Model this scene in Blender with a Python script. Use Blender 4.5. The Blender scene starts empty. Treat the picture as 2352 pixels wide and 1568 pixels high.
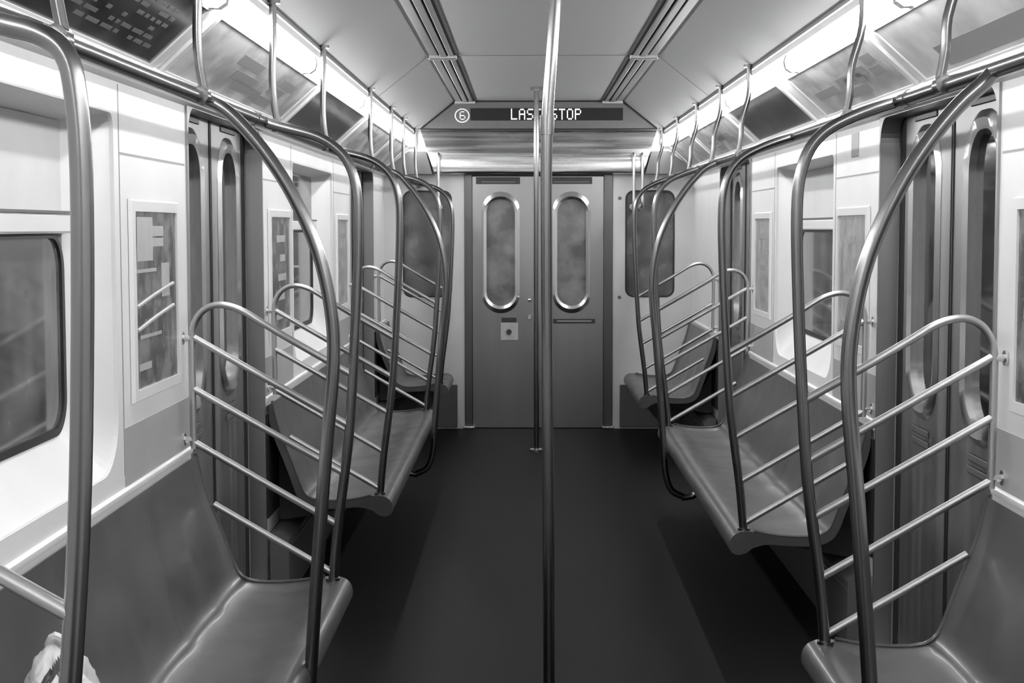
import bpy, math, random
from mathutils import Vector, Matrix
random.seed(7)
SC = bpy.context.scene
COL = SC.collection

# ------------------------------------------------------------------ materials
def new_mat(name):
    m = bpy.data.materials.new(name); m.use_nodes = True
    nt = m.node_tree
    return m, nt, nt.nodes['Principled BSDF']

def grey(v): return (v, v, v, 1)

def mat(name, v, rough=.5, metal=0., noise=0., nscale=8., stretch=(1, 1, 1), bump=0., spec=.5, rvar=0., coat=0.):
    m, nt, b = new_mat(name)
    b.inputs['Base Color'].default_value = grey(v)
    b.inputs['Roughness'].default_value = rough
    b.inputs['Metallic'].default_value = metal
    b.inputs['Specular IOR Level'].default_value = spec
    if coat:
        b.inputs['Coat Weight'].default_value = coat
        b.inputs['Coat Roughness'].default_value = .12
    if noise or bump or rvar:
        tc = nt.nodes.new('ShaderNodeTexCoord')
        mp = nt.nodes.new('ShaderNodeMapping'); mp.inputs['Scale'].default_value = stretch
        nz = nt.nodes.new('ShaderNodeTexNoise'); nz.inputs['Scale'].default_value = nscale
        nz.inputs['Detail'].default_value = 5
        nt.links.new(tc.outputs['Object'], mp.inputs[0]); nt.links.new(mp.outputs[0], nz.inputs['Vector'])
        if noise:
            r = nt.nodes.new('ShaderNodeMapRange')
            r.inputs['From Min'].default_value = .3; r.inputs['From Max'].default_value = .7
            r.inputs['To Min'].default_value = v * (1 - noise); r.inputs['To Max'].default_value = v * (1 + noise)
            nt.links.new(nz.outputs['Fac'], r.inputs['Value'])
            c = nt.nodes.new('ShaderNodeCombineColor')
            for k in range(3): nt.links.new(r.outputs[0], c.inputs[k])
            nt.links.new(c.outputs[0], b.inputs['Base Color'])
        if rvar:
            r = nt.nodes.new('ShaderNodeMapRange')
            r.inputs['From Min'].default_value = .3; r.inputs['From Max'].default_value = .7
            r.inputs['To Min'].default_value = max(.03, rough - rvar); r.inputs['To Max'].default_value = rough + rvar
            nt.links.new(nz.outputs['Fac'], r.inputs['Value']); nt.links.new(r.outputs[0], b.inputs['Roughness'])
        if bump:
            bp = nt.nodes.new('ShaderNodeBump'); bp.inputs['Strength'].default_value = bump
            bp.inputs['Distance'].default_value = .01
            nt.links.new(nz.outputs['Fac'], bp.inputs['Height']); nt.links.new(bp.outputs[0], b.inputs['Normal'])
    return m

def emis(name, v, s):
    m, nt, b = new_mat(name)
    b.inputs['Base Color'].default_value = grey(.8)
    b.inputs['Emission Color'].default_value = grey(v)
    b.inputs['Emission Strength'].default_value = s
    return m

def glass_mat(name, haze=.06, hv=.3, tint=.55):
    m = bpy.data.materials.new(name); m.use_nodes = True
    nt = m.node_tree; nt.nodes.clear()
    out = nt.nodes.new('ShaderNodeOutputMaterial')
    tr = nt.nodes.new('ShaderNodeBsdfTransparent'); tr.inputs[0].default_value = grey(tint)
    gl = nt.nodes.new('ShaderNodeBsdfGlossy'); gl.inputs['Color'].default_value = grey(.9); gl.inputs['Roughness'].default_value = .06
    di = nt.nodes.new('ShaderNodeBsdfDiffuse'); di.inputs[0].default_value = grey(hv)
    tc = nt.nodes.new('ShaderNodeTexCoord')
    nz = nt.nodes.new('ShaderNodeTexNoise'); nz.inputs['Scale'].default_value = 5; nz.inputs['Detail'].default_value = 6
    nt.links.new(tc.outputs['Object'], nz.inputs['Vector'])
    r = nt.nodes.new('ShaderNodeMapRange'); r.inputs['From Min'].default_value = .35; r.inputs['From Max'].default_value = .7
    r.inputs['To Min'].default_value = haze * .6; r.inputs['To Max'].default_value = haze * 1.6
    nt.links.new(nz.outputs['Fac'], r.inputs['Value'])
    m1 = nt.nodes.new('ShaderNodeMixShader'); m2 = nt.nodes.new('ShaderNodeMixShader')
    fr = nt.nodes.new('ShaderNodeFresnel'); fr.inputs['IOR'].default_value = 1.52
    nt.links.new(r.outputs[0], m1.inputs[0]); nt.links.new(tr.outputs[0], m1.inputs[1]); nt.links.new(di.outputs[0], m1.inputs[2])
    nt.links.new(fr.outputs[0], m2.inputs[0]); nt.links.new(m1.outputs[0], m2.inputs[1]); nt.links.new(gl.outputs[0], m2.inputs[2])
    nt.links.new(m2.outputs[0], out.inputs[0])
    return m

M = {}
M['wall'] = mat('melamine_wall', .78, .38, noise=.04, nscale=3)
M['wall_end'] = mat('end_wall_panel', .56, .45, noise=.05, nscale=4)
M['surround'] = mat('window_surround', .78, .3, noise=.03, nscale=3)
M['ceil'] = mat('ceiling_panel', .235, .6, noise=.05, nscale=120)
M['cove'] = mat('cove_panel', .70, .42, noise=.05, nscale=5)
M['cornice'] = mat('cornice_moulding', .7, .35)
M['floor'] = mat('speckled_floor', .0095, .50, noise=.4, nscale=160, rvar=.06, bump=.05, spec=.05)
M['seat'] = mat('moulded_seat', .066, .34, noise=.10, nscale=6, rvar=.06, coat=.15)
M['steel'] = mat('stainless_tube', .21, .26, metal=1.)
M['rung'] = mat('bright_tube', .52, .38, metal=1.)
M['door'] = mat('brushed_door', .36, .40, metal=1., noise=.14, nscale=14, stretch=(1, 1, .05), rvar=.06)
M['enddoor'] = mat('brushed_end_door', .33, .30, metal=1., noise=.03, nscale=10, stretch=(1, 1, .08), rvar=.015)
M['ring'] = mat('window_ring', .72, .25, metal=1.)
M['header'] = mat('brushed_header', .62, .27, metal=1., noise=.20, nscale=16, stretch=(.06, 1, 2.2), rvar=.12)
M['rubber'] = mat('black_rubber', .012, .5)
M['black'] = mat('matt_black', .006, .8)  # flat black for dark parts and for painted shade behind the seats
M['jamb'] = mat('door_jamb_steel', .34, .42, metal=1., noise=.1, nscale=10, stretch=(1, 1, .1))
M['heater'] = mat('heater_cover', .09, .45, noise=.08)
M['dark'] = mat('dark_plate', .03, .4)
M['dgrey'] = mat('dark_grey_plate', .10, .45)
M['mid'] = mat('mid_grey_plate', .30, .45)
M['vent'] = mat('vent_aluminium', .27, .35, metal=.8)
M['signbox'] = mat('sign_housing', .11, .5, noise=.06, nscale=40)
M['print_dim'] = mat('dim_print', .13, .4)
M['post_dark'] = mat('dark_door_post', .14, .4, metal=1., noise=.1, nscale=10, stretch=(1, 1, .1))
M['lower_strip'] = mat('grey_lower_strip', .40, .4, noise=.05, nscale=4)
M['white'] = mat('white_plastic_film', .58, .35, noise=.05, nscale=9)
M['printwhite'] = mat('poster_light_print', .42, .4, noise=.1, nscale=14)
M['glass'] = glass_mat('window_glass', .24, .50)
M['glass_door'] = glass_mat('door_glass', .10, .22)
M['glass_end'] = glass_mat('end_door_glass', .38, .42, .5)
M['transom'] = mat('frosted_transom', .66, .45, noise=.06, nscale=3)
M['led'] = emis('led_letters', .9, .75)
M['leddim'] = emis('led_route_ring', .9, .40)
M['tube'] = emis('lamp_diffuser', 1., 56.)

def card_mat(name, lo, hi, scale, stretch, rough=.16):
    m, nt, b = new_mat(name)
    tc = nt.nodes.new('ShaderNodeTexCoord')
    mp = nt.nodes.new('ShaderNodeMapping'); mp.inputs['Scale'].default_value = stretch
    nz = nt.nodes.new('ShaderNodeTexNoise'); nz.inputs['Scale'].default_value = scale; nz.inputs['Detail'].default_value = 3
    nt.links.new(tc.outputs['Object'], mp.inputs[0]); nt.links.new(mp.outputs[0], nz.inputs['Vector'])
    r = nt.nodes.new('ShaderNodeMapRange'); r.inputs['From Min'].default_value = .38; r.inputs['From Max'].default_value = .62
    r.inputs['To Min'].default_value = lo; r.inputs['To Max'].default_value = hi
    nt.links.new(nz.outputs['Fac'], r.inputs['Value'])
    c = nt.nodes.new('ShaderNodeCombineColor')
    for k in range(3): nt.links.new(r.outputs[0], c.inputs[k])
    nt.links.new(c.outputs[0], b.inputs['Base Color'])
    b.inputs['Roughness'].default_value = rough
    return m
M['card_dark'] = card_mat('dark_advert_print', .015, .06, 3, (1, 2, 2))
M['card_mid'] = card_mat('grey_advert_print', .34, .62, 4, (1, 1.2, 3), .35)
M['card_light'] = card_mat('pale_advert_print', .50, .75, 3, (1, 1, 2), .4)
M['poster'] = card_mat('poster_print', .06, .22, 7, (1, 1.5, 1.5), .25)
M['poster_pale'] = card_mat('pale_poster_print', .26, .42, 8, (1, 1.5, 1.5), .3)

# ------------------------------------------------------------------ mesh kit
class MB:
    def __init__(s): s.v = []; s.f = []; s.mi = []; s.cur = 0
    def add(s, vs, fs):
        o = len(s.v); s.v += [tuple(v) for v in vs]
        for f in fs: s.f.append(tuple(i + o for i in f)); s.mi.append(s.cur)
        return s
    def box(s, x0, x1, y0, y1, z0, z1, bev=0.):
        x0, x1 = sorted((x0, x1)); y0, y1 = sorted((y0, y1)); z0, z1 = sorted((z0, z1))
        if bev <= 0:
            vs = [(x, y, z) for x in (x0, x1) for y in (y0, y1) for z in (z0, z1)]
            return s.add(vs, [(0, 1, 3, 2), (4, 6, 7, 5), (0, 4, 5, 1), (2, 3, 7, 6), (0, 2, 6, 4), (1, 5, 7, 3)])
        b = min(bev, (x1 - x0) / 2.01, (y1 - y0) / 2.01, (z1 - z0) / 2.01)
        loops = []
        for z, ins in ((z0, b), (z0 + b, 0), (z1 - b, 0), (z1, b)):
            a0, a1, c0, c1 = x0 + ins, x1 - ins, y0 + ins, y1 - ins
            k = b if ins == 0 else b * .5
            loops.append([(a0 + k, c0, z), (a1 - k, c0, z), (a1, c0 + k, z), (a1, c1 - k, z), (a1 - k, c1, z), (a0 + k, c1, z), (a0, c1 - k, z), (a0, c0 + k, z)])
        return s.loft(loops, True, True)
    def loft(s, loops, cap0=False, cap1=False, closed=True, ring=False):
        n = len(loops[0]); vs = [p for l in loops for p in l]; fs = []
        L = len(loops)
        for i in range(L if ring else L - 1):
            j = (i + 1) % L
            for k in range(n if closed else n - 1):
                q = (k + 1) % n
                fs.append((i * n + k, i * n + q, j * n + q, j * n + k))
        if cap0: fs.append(tuple(reversed(range(n))))
        if cap1: fs.append(tuple((L - 1) * n + k for k in range(n)))
        return s.add(vs, fs)
    def extr(s, prof, y0, y1, ny=1, cap=True):
        """closed profile of (x,z) pushed along y"""
        loops = [[(x, y0 + (y1 - y0) * i / ny, z) for x, z in prof] for i in range(ny + 1)]
        return s.loft(loops, cap, cap)
    def tube(s, pts, r, seg=12, smooth=0, cap=True):
        pts = [Vector(p) for p in pts]
        if smooth: pts = catmull(pts, smooth)
        n = len(pts); loops = []; up = None
        for i, p in enumerate(pts):
            t = (pts[min(i + 1, n - 1)] - pts[max(i - 1, 0)]).normalized()
            if up is None:
                a = Vector((0, 1, 0)) if abs(t.y) < .9 else Vector((0, 0, 1))
                up = (a - t * a.dot(t)).normalized()
            else: up = (up - t * up.dot(t)).normalized()
            b = t.cross(up); rr = r[i] if isinstance(r, list) else r
            loops.append([p + (up * math.cos(a) + b * math.sin(a)) * rr for a in [2 * math.pi * k / seg for k in range(seg)]])
        return s.loft(loops, cap, cap)
    def build(s, name, m, parent=None, smooth=False, world=None):
        me = bpy.data.meshes.new(name)
        off = Vector((0, 0, 0))
        if parent is not None:
            off = parent_off(parent)
        me.from_pydata([tuple(Vector(v) - off) for v in s.v], [], s.f)
        ms = m if isinstance(m, (list, tuple)) else [m]
        for q in ms: me.materials.append(M[q])
        for p, i in zip(me.polygons, s.mi): p.material_index = i
        import bmesh
        b = bmesh.new(); b.from_mesh(me)
        bmesh.ops.remove_doubles(b, verts=b.verts, dist=1e-5)
        bmesh.ops.recalc_face_normals(b, faces=b.faces)
        b.to_mesh(me); b.free()
        if smooth:
            for p in me.polygons: p.use_smooth = True
            if hasattr(me, 'set_sharp_from_angle'): me.set_sharp_from_angle(angle=math.radians(38))
        o = bpy.data.objects.new(name, me); COL.objects.link(o)
        if parent is not None: o.parent = parent
        return o

def parent_off(p):
    off = Vector((0, 0, 0))
    while p is not None: off += p.location; p = p.parent
    return off

def catmull(P, k):
    out = []; n = len(P)
    for i in range(n - 1):
        a, b, c, d = P[max(i - 1, 0)], P[i], P[i + 1], P[min(i + 2, n - 1)]
        for j in range(k):
            t = j / k
            out.append(.5 * ((2 * b) + (-a + c) * t + (2 * a - 5 * b + 4 * c - d) * t * t + (-a + 3 * b - 3 * c + d) * t ** 3))
    out.append(P[-1]); return out

def rrect(u0, u1, v0, v1, r, n=8):
    """rounded rectangle loop in (u,v)"""
    r = min(r, (u1 - u0) / 2 - 1e-4, (v1 - v0) / 2 - 1e-4)
    out = []
    for cx, cy, a0 in ((u1 - r, v1 - r, 0), (u0 + r, v1 - r, 90), (u0 + r, v0 + r, 180), (u1 - r, v0 + r, 270)):
        for i in range(n + 1):
            a = math.radians(a0 + 90 * i / n); out.append((cx + r * math.cos(a), cy + r * math.sin(a)))
    return out
def rrect2(u0, u1, v0, v1, rt, rb, n=8):
    out = []
    for cx, cy, r, a0 in ((u1 - rt, v1 - rt, rt, 0), (u0 + rt, v1 - rt, rt, 90), (u0 + rb, v0 + rb, rb, 180), (u1 - rb, v0 + rb, rb, 270)):
        for i in range(n + 1):
            a = math.radians(a0 + 90 * i / n); out.append((cx + r * math.cos(a), cy + r * math.sin(a)))
    return out
def sharp(u0, u1, v0, v1, n=8):
    out = []
    for c in ((u1, v1), (u0, v1), (u0, v0), (u1, v0)): out += [c] * (n + 1)
    return out
def LX(loop, x): return [(x, u, v) for u, v in loop]      # loop in the y-z plane
def LY(loop, y): return [(u, y, v) for u, v in loop]      # loop in the x-z plane

def thing(name, loc, label, cat, group=None, kind=None):
    o = bpy.data.objects.new(name, None); COL.objects.link(o); o.location = loc
    o.empty_display_size = .1
    if label: o['label'] = label
    if cat: o['category'] = cat
    if group: o['group'] = group
    if kind: o['kind'] = kind
    return o
def tag(o, label, cat, group=None, kind=None):
    if label: o['label'] = label
    if cat: o['category'] = cat
    if group: o['group'] = group
    if kind: o['kind'] = kind
    return o
def struct(o, label, cat): return tag(o, label, cat, None, 'structure')

# ------------------------------------------------------------------ stations (metres along the car)
W = 1.25; XD = 1.32; D = 12.707; Y0 = -3.2
SIDE = {-1: dict(n1=5.309, f1=6.817, n2=10.24, f2=11.747), 1: dict(n1=4.499, f1=6.007, n2=9.430, f2=10.937)}
ZC = 2.08; ZB = .885
WORD = {-1: 'left', 1: 'right'}
def sx(s, pts): return [(s * a, b) for a, b in pts]

# floor
m = MB(); m.box(-1.42, 1.42, Y0, D + .1, -.06, 0)
struct(m.build('floor', 'floor'), 'dark speckled floor down the aisle of the subway car', 'floor')

# ceiling: flat centre with sloping shoulders
m = MB()
prof = [(-.98, 2.40), (-.67, 2.645), (.67, 2.645), (.98, 2.40), (1.02, 2.43), (.69, 2.70), (-.69, 2.70), (-1.02, 2.43)]
m.extr(prof, Y0, D + .1, 1)
struct(m.build('ceiling', 'ceil'), 'grey ceiling with flat centre and sloping sides', 'ceiling')
# ceiling joints
m = MB()
for y in (4.9, 9.3):
    for a, b in (((-.97, 2.406), (-.67, 2.643)), ((-.67, 2.643), (.67, 2.643)), ((.67, 2.643), (.97, 2.406))):
        m.add([(a[0], y - .003, a[1]), (b[0], y - .003, b[1]), (b[0], y + .003, b[1]), (a[0], y + .003, a[1]),
               (a[0], y - .003, a[1] - .002), (b[0], y - .003, b[1] - .002), (b[0], y + .003, b[1] - .002), (a[0], y + .003, a[1] - .002)],
              [(0, 1, 2, 3), (4, 7, 6, 5), (0, 4, 5, 1), (1, 5, 6, 2), (2, 6, 7, 3), (3, 7, 4, 0)])
struct(m.build('trim_1', 'dgrey'), 'thin dark joints across the ceiling panels', 'trim')

# ------------------------------------------------------------------ side walls
WIN = {}
tn = 2
for s in (-1, 1):
    S = SIDE[s]; w = MB()
    wx0, wx1 = s * W, s * (W + .14)
    bays = [(S['n1'] - 3.42, S['n1']), (S['f1'], S['n2'])]
    wins = []
    for bi, (a, b) in enumerate(bays):
        y1 = b - .925; y0 = a + .925
        # the hole in the wall at this bay, with bevelled reveal to the glass plane
        o0 = rrect2(y0, y1, .955, 1.955, .04, .16); i0 = rrect2(y0 + .17, y1 - .17, 1.085, 1.925, .03, .11)
        w.loft([LX(sharp(a, b, ZB, ZC), wx0), LX(o0, wx0), LX(o0, s * (W + .012)), LX(i0, s * (W + .10)), LX(i0, wx1), LX(sharp(a, b, ZB, ZC), wx1)], ring=True)
        wins.append((y0 + .17, y1 - .17, 1.085, 1.925))
        w.box(s * 1.247, wx1, a, b, 0, ZB)
    w.box(wx0, wx1, Y0, bays[0][0], 0, ZC)
    w.box(wx0, wx1, S['f2'], D + .1, 0, ZC)
    # above cornice, outside skin
    w.box(s * 1.30, wx1, Y0, D + .1, ZC, 2.12)
    struct(w.build('wall_' + WORD[s], 'wall'), 'pale panelled ' + WORD[s] + ' side wall of the car', 'wall')
    WIN[s] = wins
    # flat black sheet on the wall, painted shade for the gap behind the seats
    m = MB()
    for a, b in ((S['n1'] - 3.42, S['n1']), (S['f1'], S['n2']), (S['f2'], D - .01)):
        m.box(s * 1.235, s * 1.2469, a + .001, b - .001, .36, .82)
    tn += 1; struct(m.build('trim_%d' % tn, 'black'), 'black sheet painted as shade behind the ' + WORD[s] + ' seats', 'trim')
    # belt moulding above the seats
    m = MB()
    for a, b in ((S['n1'] - 3.42, S['n1'] - .01), (S['f1'] + .01, S['n2'] - .01), (S['f2'] + .01, D - .01)):
        m.extr(sx(s, [(1.2499, .870), (1.2499, .895), (1.244, .894), (1.238, .889), (1.237, .880), (1.240, .870)]), a, b)
    tn += 1; struct(m.build('trim_%d' % tn, 'surround', smooth=True), 'pale belt moulding above the ' + WORD[s] + ' seats', 'trim')
    # strip greyer than the wall, under the posters
    m = MB()
    for a, b in ((S['n1'] - .868, S['n1'] - .008), (S['f1'] + .008, S['f1'] + .868), (S['n2'] - .868, S['n2'] - .008)):
        m.box(s * 1.2475, s * 1.2499, a, b, .896, 1.065, .0008)
    tn += 1; struct(m.build('trim_%d' % tn, 'lower_strip'), 'grey strips under the ' + WORD[s] + ' posters', 'trim')
    # cornice below the adverts
    m = MB()
    m.extr(sx(s, [(1.255, 2.045), (1.255, 2.115), (1.226, 2.122), (1.205, 2.10), (1.203, 2.078), (1.222, 2.052)]), Y0, D - .005)
    tn += 1; struct(m.build('trim_%d' % tn, 'cornice', smooth=True), 'pale cornice ledge under the ' + WORD[s] + ' adverts', 'trim')
    # sloping cove panel that carries the adverts
    m = MB()
    m.extr(sx(s, [(1.238, 2.112), (1.03, 2.298), (1.06, 2.33), (1.27, 2.14)]), Y0, D - .005)
    tn += 1; struct(m.build('trim_%d' % tn, 'cove'), 'sloping pale cove panel behind the ' + WORD[s] + ' adverts', 'trim')
    # lamp trough above
    m = MB()
    m.extr(sx(s, [(1.055, 2.33), (1.09, 2.33), (1.06, 2.48), (1.0, 2.46), (.983, 2.400), (.983, 2.358), (1.045, 2.358), (1.05, 2.40), (1.04, 2.44)]), Y0, D - .005)
    tn += 1; struct(m.build('trim_%d' % tn, 'cove'), 'lamp trough along the ' + WORD[s] + ' ceiling edge', 'trim')
    # ceiling edge bead
    m = MB(); m.tube([(s * .985, Y0, 2.396), (s * .985, D - .02, 2.396)], .013, 8)
    tn += 1; struct(m.build('trim_%d' % tn, 'post_dark', smooth=True), 'dark metal bead along the ' + WORD[s] + ' ceiling edge', 'trim')
    # wall panel joints
    m = MB()
    for bi, (a, b) in enumerate(bays):
        for y in (a + .87, b - .87): m.box(s * 1.2488, s * 1.2505, y - .004, y + .004, .93, 2.04)
        for p, q in ((a + .02, a + .86), (b - .86, b - .02)): m.box(s * 1.2488, s * 1.2505, p, q, 1.845, 1.851)
    tn += 1; struct(m.build('trim_%d' % tn, 'mid'), 'fine joint lines between the ' + WORD[s] + ' wall panels', 'trim')

# ------------------------------------------------------------------ windows
wn = 0
wlab = {(-1, 0): 'large window at the left edge beside the nearest seat', (-1, 1): 'window above the second bench on the left',
        (1, 0): 'window above the nearest bench on the right', (1, 1): 'window above the second bench on the right'}
for s in (-1, 1):
    for bi, (y0, y1, z0, z1) in enumerate(WIN[s]):
        wn += 1
        t = thing('window_%d' % wn, (s * 1.35, (y0 + y1) / 2, z0), wlab[(s, bi)], 'window', kind='structure')
        yy0, yy1 = y0 + .012, y1 - .012; xg = s * 1.352
        zt = 1.622
        g = MB()
        lo = rrect(yy0, yy1, z0 + .01, zt, .09); g.loft([LX(lo, xg), LX(lo, xg + s * .006)], True, True)
        g.build('pane', 'glass', t)
        # gasket
        g = MB(); i = rrect(yy0 + .012, yy1 - .012, z0 + .022, zt - .012, .08); o = rrect(yy0 - .011, yy1 + .011, z0 + .001, zt, .10)
        g.loft([LX(o, xg), LX(o, xg - s * .008), LX(i, xg - s * .008), LX(i, xg)], ring=True)
        g.build('gasket', 'rubber', t)
        g = MB(); g.box(xg - s * .035, xg + s * .004, y0 + .001, y1 - .001, zt + .001, 1.674, .006)
        g.build('transom_bar', 'surround', t, True)
        g = MB(); g.box(xg - s * .002, xg + s * .006, y0 + .001, y1 - .001, 1.676, z1 - .001)
        g.build('transom_pane', 'glass' if (s, bi) == (-1, 1) else 'transom', t)
        g = MB(); g.box(xg - s * .034, xg - s * .003, y0 + .001, y1 - .001, 1.6745, 1.682)
        g.build('shadow_gap_strip', 'dgrey', t)

# ------------------------------------------------------------------ side doors
def leaf(parent, s, a, b, seam_first):
    """one sliding leaf a..b along y, face at XD"""
    x0, x1 = s * XD, s * (XD + .045)
    c = (a + b) / 2 + (-.03 if seam_first else .03); o = rrect(c - .18, c + .18, .985, 1.965, .15)
    l = MB(); z1 = 2.06
    l.loft([LX(sharp(a, b, .02, z1), x0), LX(o, x0), LX(o, x1), LX(sharp(a, b, .02, z1), x1)], ring=True)
    lf = l.build('door_leaf', 'door', parent)
    r = MB(); i = rrect(c - .155, c + .155, 1.01, 1.94, .135); o2 = rrect(c - .215, c + .215, .95, 2.0, .18)
    mi = rrect(c - .19, c + .19, .975, 1.975, .16)
    r.loft([LX(o2, x0 - s * .001), LX(mi, x0 - s * .014), LX(i, x0 - s * .006), LX(i, x0 + s * .03), LX(o, x0 + s * .03), LX(o, x0 + s * .002)], ring=True)
    r.build('window_ring', 'ring', lf, True)
    g = MB(); g.loft([LX(i, x0 + s * .018), LX(i, x0 + s * .024)], True, True)
    g.build('pane', 'glass_door', lf)
    for z in (.905, .865):
        p = MB(); p.box(x0 - s * .006, x0 - s * .0005, c - .11, c + .11, z - .012, z + .012, .003); p.build('slotted_plate', 'dgrey', lf)
    p = MB(); p.box(x0 - s * .006, x0 - s * .0005, c - .15, c + .15, 2.018, 2.042, .003); p.build('notice_plate', 'dark', lf)
    e = MB(); ys = (b - .012, b - .001) if seam_first else (a + .001, a + .012)
    e.box(x0 - s * .004, x1, ys[0], ys[1], .02, z1)
    e.build('rubber_edge', 'rubber', lf)
dn = 0
for s in (-1, 1):
    for k in (1, 2):
        a, b = SIDE[s]['n%d' % k], SIDE[s]['f%d' % k]; dn += 1
        t = thing('door_%d' % dn, (s * XD, (a + b) / 2, 0),
                  ('pair of steel sliding doors on the ' + WORD[s] + (', nearer the camera' if k == 1 else ', farther down the car')), 'door', kind='structure')
        c = (a + b) / 2
        leaf(t, s, a + .10, c - .004, True)
        leaf(t, s, c + .004, b - .10, False)
        j = MB()
        # reveals and head, with rounded head corners
        inn = rrect(a + .016, b - .016, -.3, 2.045, .09); out = sharp(a - .0, b + .0, -.3, 2.079)
        def clampz(l): return [(p, max(q, .001)) for p, q in l]
        inn = clampz(inn); out = clampz(out)
        j.loft([LX(out, s * (W - .008)), LX(inn, s * (W - .008)), LX(inn, s * (XD - .006)), LX(out, s * (XD - .006))], ring=True)
        j.build('door_jamb', 'jamb', t)
        for q0, q1 in ((a + .0165, a + .099), (b - .099, b - .0165)):
            j = MB(); j.box(s * (XD - .001), s * (XD + .05), q0, q1, .01, 2.06); j.build('seal', 'black', t)
        j = MB(); j.box(s * (XD + .051), s * (XD + .09), a, b, 0, 2.079)
        j.build('outer_panel', 'black', t)
        j = MB(); j.box(s * (W - .03), s * XD, a + .02, b - .02, .001, .012, .003)
        j.build('threshold', 'jamb', t)

# ------------------------------------------------------------------ far end wall
e = MB()
def end_panel(s):
    o = rrect(min(s * .70, s * 1.10), max(s * .70, s * 1.10), 1.07, 1.935, .07)
    r = sharp(min(s * .60, s * 1.39), max(s * .60, s * 1.39), 0, 2.5)
    e.loft([LY(r, D), LY(o, D), LY(o, D + .06), LY(r, D + .06)], ring=True)
end_panel(-1); end_panel(1)
e.box(-.60, .60, D, D + .06, 2.06, 2.72)
e.box(-1.39, -.60, D, D + .06, 2.5, 2.72); e.box(.60, 1.39, D, D + .06, 2.5, 2.72)
struct(e.build('wall_far', 'wall_end'), 'pale end wall around the door between cars', 'wall')
for s in (-1, 1):
    wn += 1
    t = thing('window_%d' % wn, (s * .9, D, 1.07), 'round-cornered window in the end wall, %s of the end door' % WORD[s], 'window', kind='structure')
    a, b = min(s * .70, s * 1.10), max(s * .70, s * 1.10)
    o = rrect(a + .001, b - .001, 1.071, 1.934, .069); i = rrect(a + .012, b - .012, 1.082, 1.923, .06)
    g = MB(); g.loft([LY(i, D + .02), LY(i, D + .026)], True, True); g.build('pane', 'glass', t)
    g = MB(); g.loft([LY(o, D + .03), LY(o, D - .003), LY(i, D - .003), LY(i, D + .03)], ring=True); g.build('gasket', 'rubber', t)
    g = MB(); g.box(a + .05, b - .05, D + .3, D + .34, .9, 2.0); g.build('outside_panel', 'dgrey', t)
# bolts + lower dark panels on the end wall
m = MB()
for x in (-.73, .655):
    for z in (1.07, 1.87):
        m.tube([(x, D - .001, z), (x, D - .006, z)], .014, 10)
tn += 1; struct(m.build('trim_%d' % tn, 'dgrey'), 'small dark bolts on the end wall', 'trim')
m = MB()
for s in (-1, 1): m.box(s * .66, s * 1.24, D - .012, D - .001, .01, .36, .004)
tn += 1; struct(m.build('trim_%d' % tn, 'heater'), 'dark panels at the foot of the end wall', 'trim')

# end door: two leaves
t = thing('door_%d' % (dn + 1), (0, D, 0), 'double metal end door with two slim rounded windows', 'door', kind='structure')
def end_leaf(x0, x1, wx0, wx1):
    yb = D + .012
    o = rrect(wx0 - .01, wx1 + .01, .99, 1.875, .13); r = sharp(x0, x1, .006, 2.045)
    m = MB(); m.loft([LY(r, yb), LY(o, yb), LY(o, yb + .045), LY(r, yb + .045)], ring=True)
    lf = m.build('door_leaf', 'enddoor', t)
    o2 = rrect(wx0 - .038, wx1 + .038, .940, 1.925, .155); i = rrect(wx0, wx1, 1.0, 1.865, .114); mi = rrect(wx0 - .02, wx1 + .02, .975, 1.885, .135)
    m = MB(); m.loft([LY(o2, yb - .001), LY(mi, yb - .016), LY(i, yb - .006), LY(i, yb + .03), LY(o, yb + .03), LY(o, yb + .002)], ring=True)
    m.build('window_ring', 'ring', lf, True)
    m = MB(); m.loft([LY(i, yb + .02), LY(i, yb + .026)], True, True); m.build('pane', 'glass_end', lf)
    return lf
L = end_leaf(-.535, -.034, -.422, -.191)
R = end_leaf(-.026, .525, .151, .383)
def plate(par, nm, mt, x0, x1, z0, z1, y=D + .011, th=.008):
    m = MB(); m.box(x0, x1, y - th, y, z0, z1, .002); return m.build(nm, mt, par)
p = plate(L, 'notice_plate', 'dark', -.505, -.15, 1.985, 2.04); plate(p, 'text_strip', 'dgrey', -.46, -.19, 1.995, 2.008, D + .0028, .002)
p = plate(R, 'notice_plate', 'dark', .095, .432, 1.985, 2.04); plate(p, 'text_strip', 'dgrey', .12, .41, 1.995, 2.008, D + .0028, .002)
p = plate(R, 'notice_plate', 'dark', .116, .459, .858, .895); plate(p, 'text_strip', 'mid', .15, .43, .872, .882, D + .0028, .002)
plate(L, 'slot_plate', 'dark', -.30, -.18, .868, .905)
p = plate(L, 'lock_plate', 'printwhite', -.308, -.166, .722, .862, D + .011, .014)
m = MB(); m.tube([(-.24, D - .002, .79), (-.24, D - .014, .79)], .022, 14); m.build('lock_cylinder', 'dark', p)
m = MB(); m.tube([(-.075, D + .012, 1.05), (-.075, D - .03, 1.05), (-.06, D - .035, 1.05)], .012, 10); m.box(-.09, -.055, D - .004, D + .012, .89, .93, .003)
m.build('door_handle', 'ring', L)
m = MB()
m.box(-.60, -.537, D - .012, D + .05, .02, 2.06, .004); m.build('door_post', 'post_dark', t)
m = MB(); m.box(.527, .60, D - .012, D + .05, .02, 2.06, .004); m.build('door_post', 'post_dark', t)
m = MB(); m.box(-.60, .60, D - .006, D + .05, 2.046, 2.06); m.build('head_seal', 'rubber', t)
m = MB(); m.box(-.034, -.026, D + .014, D + .05, .006, 2.045); m.build('centre_seal', 'rubber', t)
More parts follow.
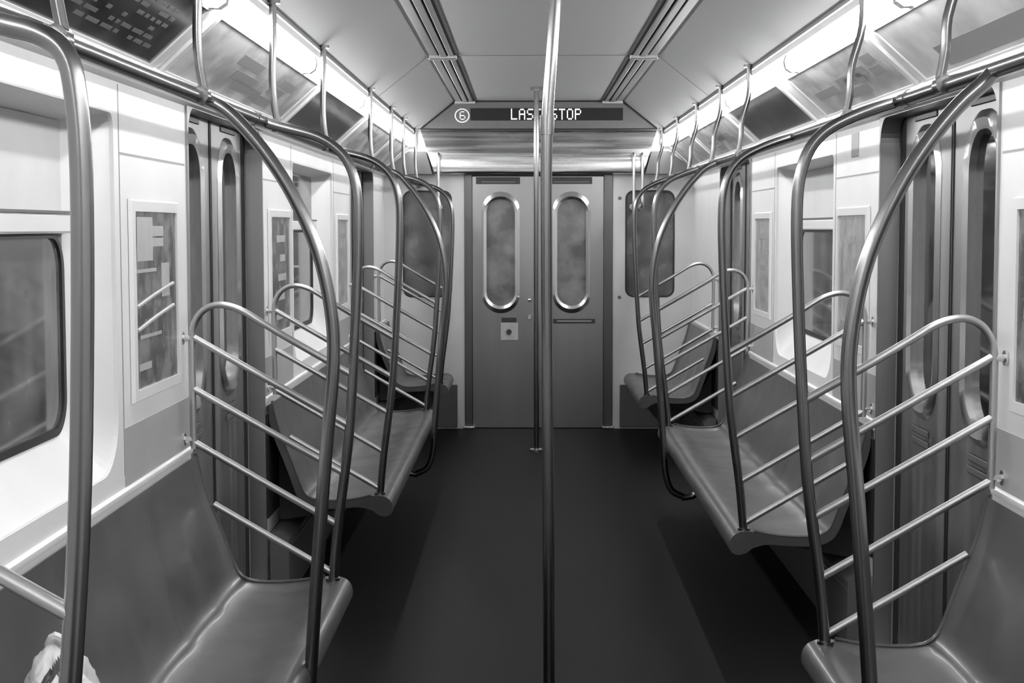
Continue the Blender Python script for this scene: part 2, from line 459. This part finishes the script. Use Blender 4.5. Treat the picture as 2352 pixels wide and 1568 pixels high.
for x in (-.565, .565):
    m = MB(); m.box(x - .045, x + .045, D - .05, D + .0, .001, .022, .006); m.build('threshold_foot', 'ring', t)
m = MB(); m.box(-.9, .9, D + .32, D + .36, 0, 2.2); m.build('outside_panel', 'dgrey', t)

# header above the end door: bowed brushed metal
m = MB(); loops = []
prof = [(2.062, -.10), (2.072, -.118), (2.10, -.122), (2.15, -.123), (2.21, -.118), (2.28, -.105), (2.35, -.086), (2.415, -.062)]
P = catmull([Vector((a, b, 0)) for a, b in prof], 4)
def hw(z): return .83 + (z - 2.06) * .33
loops = [[(-hw(q.x), D + q.y, q.x), (hw(q.x), D + q.y, q.x)] for q in P]
vs = [v for l in loops for v in l] + [(v[0], D - .001, v[2]) for l in loops for v in l]
n = len(loops); fs = [(2 * i, 2 * i + 1, 2 * i + 3, 2 * i + 2) for i in range(n - 1)]
o = 2 * n
fs += [(o + 2 * i, o + 2 * i + 2, o + 2 * i + 3, o + 2 * i + 1) for i in range(n - 1)]
fs += [(2 * i, 2 * i + 2, o + 2 * i + 2, o + 2 * i) for i in range(n - 1)] + [(2 * i + 1, o + 2 * i + 1, o + 2 * i + 3, 2 * i + 3) for i in range(n - 1)]
fs += [(0, o, o + 1, 1), (2 * n - 2, 2 * n - 1, o + 2 * n - 1, o + 2 * n - 2)]
m.add(vs, fs)
tn += 1; struct(m.build('trim_%d' % tn, 'header', smooth=True), 'bowed brushed metal header above the end door', 'trim')
# end boxes either side of header, under the lamp strips
for s in (-1, 1):
    m = MB(); m.extr(sx(s, [(.85, 2.062), (1.20, 2.062), (1.20, 2.12), (1.04, 2.24), (.90, 2.24)]), D - .14, D - .001)
    tn += 1; struct(m.build('trim_%d' % tn, 'dgrey'), 'dark end box under the %s lamp strip' % WORD[s], 'trim')

# destination sign
t = thing('destination_sign', (0, D - .07, 2.41), 'dark destination sign panel with lit LAST STOP lettering above end door', 'sign')
m = MB(); yf = D - .085
r = [(-.95, 2.418), (.95, 2.418), (.665, 2.638), (-.665, 2.638)]
m.loft([[(x, yf, z) for x, z in r], [(x, D - .001, z) for x, z in r]], True, True)
m.build('housing', 'signbox', t)
m = MB(); m.box(-.545, .672, yf - .004, yf + .001, 2.487, 2.585)
disp = m.build('display', 'black', t)
m = MB()
for q0, q1 in (((-.95, 2.418), (-.665, 2.638)), ((-.665, 2.638), (.665, 2.638)), ((.665, 2.638), (.95, 2.418)), ((.95, 2.418), (-.95, 2.418))):
    m.tube([(q0[0] * .995, yf - .001, q0[1]), (q1[0] * .995, yf - .001, q1[1])], .006, 6)
m.build('edge_bead', 'dark', t)
GL = {'L': ['10000'] * 6 + ['11111'], 'A': ['01110', '10001', '10001', '11111', '10001', '10001', '10001'],
      'S': ['01111', '10000', '10000', '01110', '00001', '00001', '11110'], 'T': ['11111'] + ['00100'] * 6,
      'O': ['01110'] + ['10001'] * 5 + ['01110'], 'P': ['11110', '10001', '10001', '11110', '10000', '10000', '10000'],
      '6': ['01110', '10000', '10000', '11110', '10001', '10001', '01110']}
def dots(m, ch, x, z, w, h):
    for r_, row in enumerate(GL[ch]):
        for c_, v in enumerate(row):
            if v == '1':
                cx = x + (c_ + .5) * w / 5; cz = z - (r_ + .5) * h / 7
                m.box(cx - w / 10 * .92, cx + w / 10 * .92, yf - .0065, yf - .0042, cz - h / 14 * .92, cz + h / 14 * .92)
m = MB(); x = -.222; adv = (.352 + .222) / 9.
for word in ('LAST', 'STOP'):
    m = MB()
    for ch in word:
        dots(m, ch, x, 2.581, adv * .80, .088); x += adv
    m.build('lettering', 'led', disp); x += adv
m = MB(); c = (-.612, 2.527)
for k in range(28):
    a = 2 * math.pi * k / 28; px, pz = c[0] + .055 * math.cos(a), c[1] + .052 * math.sin(a)
    m.box(px - .005, px + .005, yf - .003, yf - .0005, pz - .005, pz + .005)
for r_, row in enumerate(GL['6']):
    for c_, v in enumerate(row):
        if v == '1':
            cx = c[0] + .003 + (c_ - 2) * .0095; cz = c[1] + .03 - r_ * .0098
            m.box(cx - .0042, cx + .0042, yf - .003, yf - .0005, cz - .0042, cz + .0042)
m.build('route_number', 'leddim', t)

# near end wall behind the camera
m = MB(); m.box(-1.39, 1.39, Y0 - .06, Y0, 0, 2.7)
struct(m.build('wall_near', 'wall_end'), 'plain wall behind the camera position', 'wall')

# ------------------------------------------------------------------ lamps
for s in (-1, 1):
    segs = [(-3.1, -1.2), (-1.15, .75), (.8, 2.7), (2.75, 4.65), (4.7, 6.6), (6.65, 8.55), (8.6, 10.5), (10.55, 12.65)]
    names = ['behind the camera', 'beside the camera', 'just in front of the camera', 'nearest in view', 'second from the camera in view', 'third along the car', 'fourth along the car', 'farthest, by the end wall']
    for (a, b), nm in zip(segs, names):
        t = thing('ceiling_lamp', (s * 1.02, (a + b) / 2, 2.33), 'glowing lamp strip on the %s ceiling edge, %s' % (WORD[s], nm), 'lamp', 'lamp strips along both ceiling edges')
        m = MB(); m.extr(sx(s, [(1.008, 2.354), (.986, 2.350), (.979, 2.325), (.986, 2.298), (1.006, 2.283), (1.030, 2.285), (1.05, 2.325), (1.040, 2.354)]), a, b)
        m.build('diffuser', 'tube', t, True)
        for y0, y1 in ((a - .015, a - .001), (b + .001, b + .015)):
            m = MB(); m.extr(sx(s, [(1.008, 2.355), (.984, 2.354), (.976, 2.325), (.983, 2.295), (1.005, 2.280), (1.032, 2.282), (1.052, 2.325), (1.042, 2.355)]), y0, y1)
            m.build('end_cap', 'cornice', t)

# ------------------------------------------------------------------ adverts in the cove
A0 = Vector((1.232, 2.117)); A1 = Vector((1.037, 2.292)); AN = Vector((-.665, -.745)).normalized()
def cove_card(s, a, b, mt, label, streak=None):
    t = thing('advert_card', (s * 1.13, (a + b) / 2, 2.2), label, 'advert', 'advert cards in the coves above the seats')
    def P(u, off): q = A0 + (A1 - A0) * u + AN * off; return (s * q.x, q.y)
    m = MB(); m.extr([P(.06, .002), P(.96, .002), P(.96, .006), P(.06, .006)], a + .015, b - .015); m.build('printed_sheet', mt, t)
    m = MB()
    for y0, y1 in ((a - .03, a + .015), (b - .015, b + .03)):
        m = MB(); m.extr([P(0, .0005), P(1, .0005), P(1, .012), P(0, .012)], y0, y1); m.build('end_strip', 'cornice', t)
    for u0, u1 in ((0, .06), (.96, 1)):
        m = MB(); m.extr([P(u0, .0005), P(u1, .0005), P(u1, .012), P(u0, .012)], a + .015, b - .015); m.build('edge_strip', 'cornice', t)
    if streak == 'text':
        m = MB()
        for k in range(6):
            u = .22 + .1 * k; y = a + .1
            while y < b - .2:
                w_ = random.uniform(.03, .11)
                if random.random() < .75: m.extr([P(u, .0065), P(u + .045, .0065), P(u + .045, .0075), P(u, .0075)], y, y + w_)
                y += w_ + .025
        m.build('printed_text_lines', 'print_dim', t)
    if streak == 'band':
        m = MB(); m.extr([P(.12, .0065), P(.42, .0065), P(.42, .0075), P(.12, .0075)], a + .08, b - .35); m.build('printed_band', 'mid', t)
    if streak == 'shapes':
        m = MB()
        for k in range(7):
            y = random.uniform(a + .15, b - .5); u = random.uniform(.1, .7); l_ = random.uniform(.1, .45)
            m.extr([P(u, .0065), P(u + .16, .0065), P(u + .16, .0075), P(u, .0075)], y, y + l_)
        m.build('printed_shapes', 'mid', t)
cove_card(-1, .95, 2.86, 'card_dark', 'dark advert card above the left rail, nearest the camera')
cove_card(-1, 2.96, 4.70, 'card_dark', 'dark advert card with lines of small print, left cove', 'text')
cove_card(-1, 4.86, 7.12, 'card_mid', 'pale grey advert card in the left cove above the near doors', 'shapes')
cove_card(-1, 7.28, 9.18, 'card_dark', 'dark advert card in the left cove above the second bench')
cove_card(-1, 9.34, 11.2, 'card_mid', 'grey advert card in the left cove just past the dark one', 'shapes')
cove_card(-1, 11.3, 12.55, 'card_mid', 'last advert card in the left cove beside the end wall')
cove_card(1, 1.50, 3.30, 'card_light', 'pale advert card above the right rail, nearest the camera')
cove_card(1, 3.45, 5.22, 'card_light', 'pale advert card with a grey lower band, right cove', 'band')
cove_card(1, 5.36, 6.92, 'card_mid', 'grey patterned advert card in the right cove before the dark one', 'shapes')
cove_card(1, 7.20, 8.92, 'card_dark', 'dark advert card with wide white borders, right cove')
cove_card(1, 9.10, 10.9, 'card_mid', 'grey advert card in the right cove just past the dark one', 'shapes')
cove_card(1, 11.05, 12.55, 'card_mid', 'last advert card in the right cove beside the end wall')

# ------------------------------------------------------------------ wall posters
def poster(s, a, b, mt, label, rich=False):
    x = s * 1.2485; z0, z1 = 1.13, 1.715
    t = thing('wall_poster', (x, (a + b) / 2, z0), label, 'poster', 'framed posters between windows and doors')
    m = MB(); o = sharp(a, b, z0, z1, 1); i = sharp(a + .035, b - .035, z0 + .03, z1 - .03, 1); o2 = sharp(a - .006, b + .006, z0 - .006, z1 + .006, 1)
    m.loft([LX(o2, x), LX(o, x - s * .012), LX(i, x - s * .012), LX(i, x)], ring=True); m.build('frame', 'surround', t)
    m = MB(); m.box(x - s * .005, x - s * .0005, a + .035, b - .035, z0 + .03, z1 - .03); sh = m.build('printed_sheet', mt, t)
    m = MB(); k = x - s * .0055; xa = x - s * .0065
    if rich:
        for (u0, u1, v0, v1) in ((.06, .42, .72, .97), (.42, .68, .86, .92), (.42, .68, .80, .85), (.62, .82, .50, .70), (.05, .5, .655, .675), (.07, .35, .10, .14), (.1, .6, .28, .30)):
            m.box(k, xa, a + .035 + (b - a - .07) * u0, a + .035 + (b - a - .07) * u1, z0 + .03 + (z1 - z0 - .06) * v0, z0 + .03 + (z1 - z0 - .06) * v1)
        for c0 in (.52, .40):
            y0_, y1_ = a + .06, b - .08; zz = z0 + (z1 - z0) * c0
            m.tube([(k, y0_, zz - .03), (k, (y0_ + y1_) / 2, zz), (k, y1_, zz + .025)], .006, 6, 4)
    else:
        for q in range(5):
            u = random.uniform(.05, .5); v = .1 + .17 * q
            m.box(k, xa, a + .035 + (b - a - .07) * u, a + .035 + (b - a - .07) * (u + random.uniform(.2, .45)), z0 + .03 + (z1 - z0 - .06) * v, z0 + .03 + (z1 - z0 - .06) * (v + .06))
    m.build('printed_blocks', 'printwhite' if mt == 'poster' else 'mid', sh)
S = SIDE
poster(-1, 4.53, 5.14, 'poster', 'dark framed poster on the left wall beside the nearest window', True)
poster(-1, 6.98, 7.60, 'poster', 'grey framed poster on the left wall just past the near doors')
poster(-1, 9.45, 10.06, 'poster_pale', 'framed poster on the left wall just before the far doors')
poster(1, 3.72, 4.33, 'poster', 'framed poster at the right edge of the view')
poster(1, 6.18, 6.80, 'poster_pale', 'pale framed poster on the right wall just past the near doors')
poster(1, 8.63, 9.24, 'poster_pale', 'framed poster on the right wall just before the far doors')

m = MB(); m.box(1.2475, 1.2498, 6.41, 6.55, 1.925, 2.02)
tag(m.build('wall_sticker', 'mid'), 'small grey sticker high on the right wall past the near doors', 'sticker')

# ------------------------------------------------------------------ bench seats
SP = [(1.222, .866), (1.208, .80), (1.185, .72), (1.145, .62), (1.112, .53), (1.092, .475), (1.070, .445), (1.03, .428), (.95, .425), (.86, .432), (.79, .447), (.745, .454), (.715, .448), (.697, .430), (.690, .405), (.694, .382), (.708, .369), (.732, .364)]
def bench(s, a, b, label):
    t = thing('bench_seat', (s * 1.0, (a + b) / 2, 0), label, 'bench', 'long moulded benches along both walls')
    P2 = catmull([Vector((x, z, 0)) for x, z in SP], 3)
    top = [(p.x, p.y) for p in P2]
    # inner offset
    inner = []
    for i, (x, z) in enumerate(top):
        q0 = top[max(i - 1, 0)]; q1 = top[min(i + 1, len(top) - 1)]
        dx, dz = q1[0] - q0[0], q1[1] - q0[1]; l = math.hypot(dx, dz)
        th = .026 if i < len(top) - 6 else .014
        if x > .84: inner.append((min(x - dz / l * th, 1.232), z + dx / l * th))
    inner += [(.82, .404), (.78, .392), (.755, .372)]
    n_seat = max(1, round((b - a) / .44)); pitch = (b - a) / n_seat
    ny = n_seat * 8; loops = []
    for k in range(ny + 1):
        y = a + (b - a) * k / ny; ph = (y - a) / pitch; sc = .5 - .5 * math.cos(2 * math.pi * ph)
        e = min(y - a, b - y); rise = .012 * max(0, 1 - e / .05)
        row = []
        for (x, z) in top:
            wgt = min(1, max(0, (x - .78) / .1)) * min(1, max(0, (1.2 - x) / .08))
            d = (-.003 if x < 1.05 else -.011) * abs(math.sin(math.pi * ph)) ** .7 * wgt + rise * min(1, max(0, (x - .72) / .1))
            row.append((x, z + d) if x < 1.05 else (x - d * .8, z + d * .4))
        lp = [(s * x, y, z) for x, z in row] + [(s * xi, y, zi - (.0)) for xi, zi in reversed(inner)]
        loops.append(lp)
    m = MB(); m.loft(loops, True, True); sh = m.build('seat_shell', 'seat', t, True)
    m = MB()
    rim = [(x, z) for x, z in top if x > .76]
    for y in (a + .004, b - .004):
        m = MB(); m.tube([(s * (x - .004), y, z + .012) for x, z in rim[::2]], .006, 6)
        m.build('edge_lip', 'seat', sh, True)
    nb = max(2, int((b - a) / 1.1) + 1)
    for k in range(nb):
        y = a + .3 + (b - a - .6) * k / max(1, nb - 1)
        m = MB(); m.add([(s * 1.234, y - .02, .38), (s * 1.234, y - .02, .60), (s * 1.12, y - .02, .39), (s * .80, y - .02, .395), (s * .80, y - .02, .375), (s * 1.2, y - .02, .30), (s * 1.234, y - .02, .30),
                         (s * 1.234, y + .02, .38), (s * 1.234, y + .02, .60), (s * 1.12, y + .02, .39), (s * .80, y + .02, .395), (s * .80, y + .02, .375), (s * 1.2, y + .02, .30), (s * 1.234, y + .02, .30)],
                        [(6, 5, 4, 3, 2, 1, 0), (7, 8, 9, 10, 11, 12, 13)] + [(i, (i + 1) % 7, (i + 1) % 7 + 7, i + 7) for i in range(7)])
        m.build('bracket', 'dark', t)
    # seat number/rivets row
    return t
bench(-1, 1.93, 5.25, 'long grey bench at the lower left, nearest the camera')
bench(-1, 6.84, 10.18, 'long grey bench on the left between the two doorways')
bench(-1, 11.78, 12.66, 'short grey bench in the far left corner by the end wall')
bench(1, 1.12, 4.44, 'long grey bench at the lower right, nearest the camera')
bench(1, 6.03, 9.37, 'long grey bench on the right between the two doorways')
bench(1, 10.97, 12.66, 'short grey bench in the far right corner by the end wall')

# heater covers under the benches
for s, a, b, lb in ((-1, 1.93, 5.29, 'under the nearest left bench'), (-1, 6.835, 10.22, 'under the second left bench'), (-1, 11.77, 12.68, 'under the far left bench'),
                    (1, 1.12, 4.48, 'under the nearest right bench'), (1, 6.025, 9.41, 'under the second right bench'), (1, 10.96, 12.68, 'under the far right bench')):
    t = thing('heater_cover', (s * 1.2, (a + b) / 2, 0), 'grey heater box along the wall ' + lb, 'heater', 'heater boxes under the benches')
    m = MB(); m.extr(sx(s, [(1.234, .001), (1.234, .29), (1.19, .29), (1.15, .26), (1.15, .001)]), a, b); m.build('cover', 'heater', t, True)
    m = MB(); m.box(s * 1.149, s * 1.146, a + .02, b - .02, .225, .235); m.build('edge_strip', 'jamb', t)

# ------------------------------------------------------------------ overhead rails
RX = {-1: .97, 1: .935}; RZ = 1.985
for s in (-1, 1):
    t = thing('overhead_grab_rail', (s * RX[s], 5, RZ), 'long steel grab rail running overhead along the %s side' % WORD[s], 'rail')
    m = MB(); m.tube([(s * RX[s], Y0 + .05, RZ), (s * RX[s], 5, RZ), (s * RX[s], D - .02, RZ)], .0205, 16); m.build('tube', 'steel', t, True)
    for y in ((1.0, 5.05, 10.2) if s < 0 else (1.0, 4.3, 9.4)):
        m = MB(); m.tube([(s * RX[s], y - .03, RZ), (s * RX[s], y + .03, RZ)], .0235, 16); m.build('sleeve', 'steel', t, True)
    m = MB(); m.tube([(s * RX[s], D - .03, RZ), (s * RX[s], D - .001, RZ)], .035, 16); m.build('end_flange', 'steel', t, True)

# hangers from ceiling edge to the rail
hl = {-1: [(2.90, 'nearest the camera'), (4.165, 'second from the camera'), (5.39, 'third, above the near doors'), (6.72, 'fourth, just past the near doors'), (8.75, 'fifth, above the second bench'), (10.1, 'sixth, before the far doors'), (11.1, 'seventh, above the far doors'), (12.3, 'last, by the end wall')],
      1: [(3.89, 'nearest the camera'), (5.02, 'second, above the near doors'), (7.55, 'third, above the second bench'), (8.65, 'fourth, beyond the dark advert'), (9.85, 'fifth, above the far doors'), (11.1, 'sixth, past the far doors'), (12.3, 'last, by the end wall')]}
for s in (-1, 1):
    for y, lb in hl[s]:
        t = thing('rail_hanger', (s * .97, y, 2.39), 'thin steel hanger rod holding the %s rail, %s' % (WORD[s], lb), 'hanger', 'hanger rods of the overhead rails')
        r = RX[s]
        m = MB(); m.tube([(s * .962, y, 2.395), (s * .962, y, 2.27), (s * (r - .004), y, 2.15), (s * (r - .008), y, 2.07), (s * (r - .020), y, RZ + .012)], .0125, 10, 4)
        m.build('rod', 'steel', t, True)
        m = MB(); m.tube([(s * .962, y, 2.409), (s * .962, y, 2.396)], .026, 12); m.build('ceiling_flange', 'steel', t, True)
        m = MB(); m.tube([(s * (r - .012), y - .022, RZ), (s * (r - .012), y + .022, RZ)], .024, 10); m.build('clamp', 'steel', t, True)

# ------------------------------------------------------------------ seat end screens
POST = [(.752, .44), (.735, .62), (.708, .82), (.690, .98), (.672, 1.25), (.660, 1.50), (.656, 1.68), (.664, 1.78), (.690, 1.855), (.735, 1.905), (.80, 1.94)]
HOOP = [(1.212, .90), (1.214, 1.10), (1.214, 1.27), (1.203, 1.325), (1.172, 1.365), (1.122, 1.382), (1.055, 1.366), (.98, 1.322), (.88, 1.262), (.676, 1.145)]
RUNG = [((1.208, 1.272), (.692, .977)), ((1.210, 1.10), (.708, .815)), ((1.210, .92), (.728, .640)), ((1.150, .712), (.750, .478))]
POST_NEAR = [(.752, .44), (.735, .62), (.708, .82), (.690, .98), (.668, 1.25), (.658, 1.50), (.655, 1.70), (.660, 1.80), (.672, 1.852), (.705, 1.878), (.78, 1.90)]
def screen(s, y, label, POST=POST, pr=.0165):
    t = thing('seat_end_screen', (s * .75, y, .45), label, 'screen rail', 'tubular screens at the bench ends')
    m = MB(); m.tube([(s * a, y, b) for a, b in POST] + [(s * (RX[s] - .06), y, 1.968), (s * RX[s], y, RZ)], pr, 14, 4); po = m.build('post', 'steel', t, True)
    m = MB(); m.tube([(s * a, y, b) for a, b in HOOP], .0115, 10, 4); m.build('hoop', 'rung', t, True)
    for a, b in RUNG:
        m = MB(); m.tube([(s * a[0], y, a[1]), (s * b[0], y, b[1])], .0115, 10); m.build('rung', 'rung', t, True)
    for z in (1.27, .93):
        m = MB(); m.tube([(s * 1.208, y, z), (s * 1.2485, y, z)], .011, 10); m.tube([(s * 1.242, y, z), (s * 1.249, y, z)], .022, 12); m.build('wall_bracket', 'ring', t, True)
    m = MB(); m.tube([(s * .752, y, .462), (s * .752, y, .435)], .024, 12); m.build('foot_collar', 'steel', t, True)
screen(-1, 1.96, 'steel tube screen cut off by the lower left corner, with thick bright post', POST_NEAR, .0145)
screen(-1, 5.20, 'steel hoop and rungs screen ending the nearest left bench')
screen(-1, 6.90, 'steel hoop and rungs screen on left just past the near doors')
screen(-1, 10.12, 'steel hoop and rungs screen ending the second left bench')
screen(-1, 11.83, 'steel hoop and rungs screen of the far left corner bench')
screen(1, 4.40, 'steel hoop and rungs screen ending the nearest right bench')
screen(1, 6.08, 'steel hoop and rungs screen on right just past the near doors')
screen(1, 9.31, 'steel hoop and rungs screen ending the second right bench')
screen(1, 11.02, 'steel hoop and rungs screen of the far right corner bench')

# bowed stanchions set in from the bench ends
BOW = [(.80, .175), (.735, .21), (.702, .30), (.690, .45), (.672, .70), (.645, 1.02), (.622, 1.27), (.628, 1.42), (.662, 1.575), (.725, 1.72), (.79, 1.825), (.855, 1.905), (.91, 1.955)]
def bow(s, y, label, off=0.):
    t = thing('bowed_stanchion', (s * .7, y, .18), label, 'pole', 'bowed poles at the bench fronts')
    m = MB(); m.tube([(s * (a - off), y, b) for a, b in BOW] + [(s * RX[s], y, RZ)], .018, 14, 4); m.build('tube', 'steel', t, True)
    m = MB(); m.tube([(s * (.79 - off), y, .17), (s * .83, y, .20), (s * .86, y, .39)], .017, 10, 3); m.build('seat_bracket', 'steel', t, True)
bow(-1, 4.22, 'bowed steel pole crossing the left doors, in front of the nearest hooped screen')
bow(-1, 9.25, 'far bowed steel pole in front of the second left bench', .045)
bow(1, 3.50, 'bowed steel pole crossing the right doors, in front of the nearest hooped screen')
bow(1, 8.45, 'far bowed steel pole in front of the second right bench', .045)

# small grab handles beside the header
for x, lb in ((-.80, 'left of the end door header'), (.757, 'right of the end door header, inner one'), (.826, 'right of the end door header, outer one')):
    t = thing('grab_handle', (x, D - .06, 1.8), 'slim bright vertical grab handle ' + lb, 'handle', 'grab handles beside the end door')
    m = MB(); m.tube([(x, D - .002, 1.80), (x, D - .16, 1.80), (x, D - .17, 1.9), (x, D - .17, 2.15), (x, D - .16, 2.215), (x, D - .10, 2.215)], .012, 10, 3); m.build('tube', 'rung', t, True)
    m = MB(); m.tube([(x, D - .001, 1.80), (x, D - .01, 1.80)], .025, 10); m.build('flange', 'rung', t, True)

# centre poles
def cpole(y, label, top):
    t = thing('floor_pole', (-.026, y, 0), label, 'pole', 'poles in the middle of the aisle')
    m = MB(); m.tube([(-.026, y, .012), (-.03, y, .8), (-.036, y, 1.6), (-.034, y, 1.95), (-.018, y, 2.2), (-.006, y, 2.4), (-.002, y, 2.633)] if top else [(-.026, y, .012), (-.028, y, 1.3), (-.026, y, 2.633)], .0185, 16, 4); m.build('tube', 'steel', t, True)
    m = MB(); m.tube([(-.026, y, .001), (-.026, y, .014), (-.026, y, .02)], [.05, .05, .024], 20); m.build('floor_flange', 'ring', t, True)
    xx = -.002 if top else -.026
    m = MB(); m.tube([(xx, y, 2.625), (xx, y, 2.644)], .045, 20); m.build('ceiling_flange', 'steel', t, True)
    if top:
        m = MB(); m.tube([(-.0345, y, 1.93), (-.034, y, 1.99)], .0225, 16); m.build('joint_sleeve', 'steel', t, True)
cpole(5.0, 'steel pole standing in the aisle centre, nearest the camera', True)
cpole(11.42, 'steel pole in the aisle centre close to the end door', False)

# ------------------------------------------------------------------ ceiling air slots
for s in (-1, 1):
    for a, b, lb in ((-3.1, 9.27, 'near run'), (9.33, 12.6, 'far run up to the sign')):
        t = thing('ceiling_vent', (s * .58, (a + b) / 2, 2.64), 'long slotted air vent in the ceiling %s of centre, %s' % (WORD[s], lb), 'vent', 'slotted vents along the ceiling')
        m = MB(); m.box(s * .496, s * .676, a, b, 2.638, 2.6449); m.build('slot_recess', 'black', t)
        for x0, x1, h in ((.522, .550, .010), (.563, .598, .014), (.612, .660, .006)):
            m = MB(); m.box(s * x0, s * x1, a + .01, b - .01, 2.637 - h, 2.6385, .003); m.build('louvre', 'vent', t, True)
        m = MB(); m.box(s * .505, s * .668, b - .07, b, 2.612, 2.637, .004); m.build('end_bracket', 'rung', t)

# ------------------------------------------------------------------ crumpled bag on the near left bench
import bmesh
t = thing('plastic_bag', (-1.05, 3.10, .44), 'crumpled white plastic bag with dark mark on the nearest left bench', 'bag')
bm = bmesh.new(); bmesh.ops.create_icosphere(bm, subdivisions=5, radius=1)
from mathutils import noise as NZ
for v in bm.verts:
    p = v.co.copy(); h = (p.z + 1) / 2
    n = NZ.fractal(p * 2.2 + Vector((3, 1, 5)), 1., 2., 4) * .22; rdg = abs(NZ.noise(p * 4.5)) * .26
    k = 1 + n - rdg
    taper = 1 - .72 * h ** 3.2
    v.co = Vector((p.x * .105 * taper * k, p.y * .22 * taper * k, .186 * (p.z * (1 + n * .4) + 1)))
    if p.z < -.8: v.co.z = max(v.co.z, .0)
me = bpy.data.meshes.new('bag_body'); bm.to_mesh(me); bm.free()
for p in me.polygons: p.use_smooth = True
me.materials.append(M['white']); me.materials.append(M['dark'])
for p in me.polygons:
    c = p.center
    if c.y < .02 and abs(c.x - (-.075 + (c.z - .20) * .75)) < .011 + .004 * math.sin(c.z * 60) and .20 < c.z < .345: p.material_index = 1
o = bpy.data.objects.new('bag_body', me); COL.objects.link(o); o.parent = t
m = MB(); m.tube([(-1.06, 3.09, .80), (-1.045, 3.08, .822), (-1.03, 3.10, .80)], .010, 8, 4); m.build('bag_knot', 'white', t, True)

# ------------------------------------------------------------------ world, camera
wd = bpy.data.worlds.new('tunnel'); SC.world = wd; wd.use_nodes = True
wd.node_tree.nodes['Background'].inputs[0].default_value = grey(.012); wd.node_tree.nodes['Background'].inputs[1].default_value = 1.
cam = bpy.data.cameras.new('camera'); co = bpy.data.objects.new('camera', cam); COL.objects.link(co); SC.camera = co
cam.sensor_width = 36; cam.lens = 36 * 3600 / 2352.; cam.clip_start = .05
ya, pi_, ro = .0091, .0728, .0011
Rv = Vector((math.cos(ya), math.sin(ya), 0)); Fh = Vector((-math.sin(ya), math.cos(ya), 0)); Zv = Vector((0, 0, 1))
FW = Fh * math.cos(pi_) - Zv * math.sin(pi_); U = Fh * math.sin(pi_) + Zv * math.cos(pi_)
R2 = Rv * math.cos(ro) - U * math.sin(ro); U2 = U * math.cos(ro) + Rv * math.sin(ro)
mt = Matrix((R2, U2, -FW)).transposed().to_4x4(); mt.translation = Vector((-.1003, 0, 1.638))
co.matrix_world = mt
SC.view_settings.view_transform = 'Standard'; SC.view_settings.look = 'None'
SC.view_settings.gamma = 1; SC.view_settings.exposure = -0.72; SC.view_settings.use_curve_mapping = False
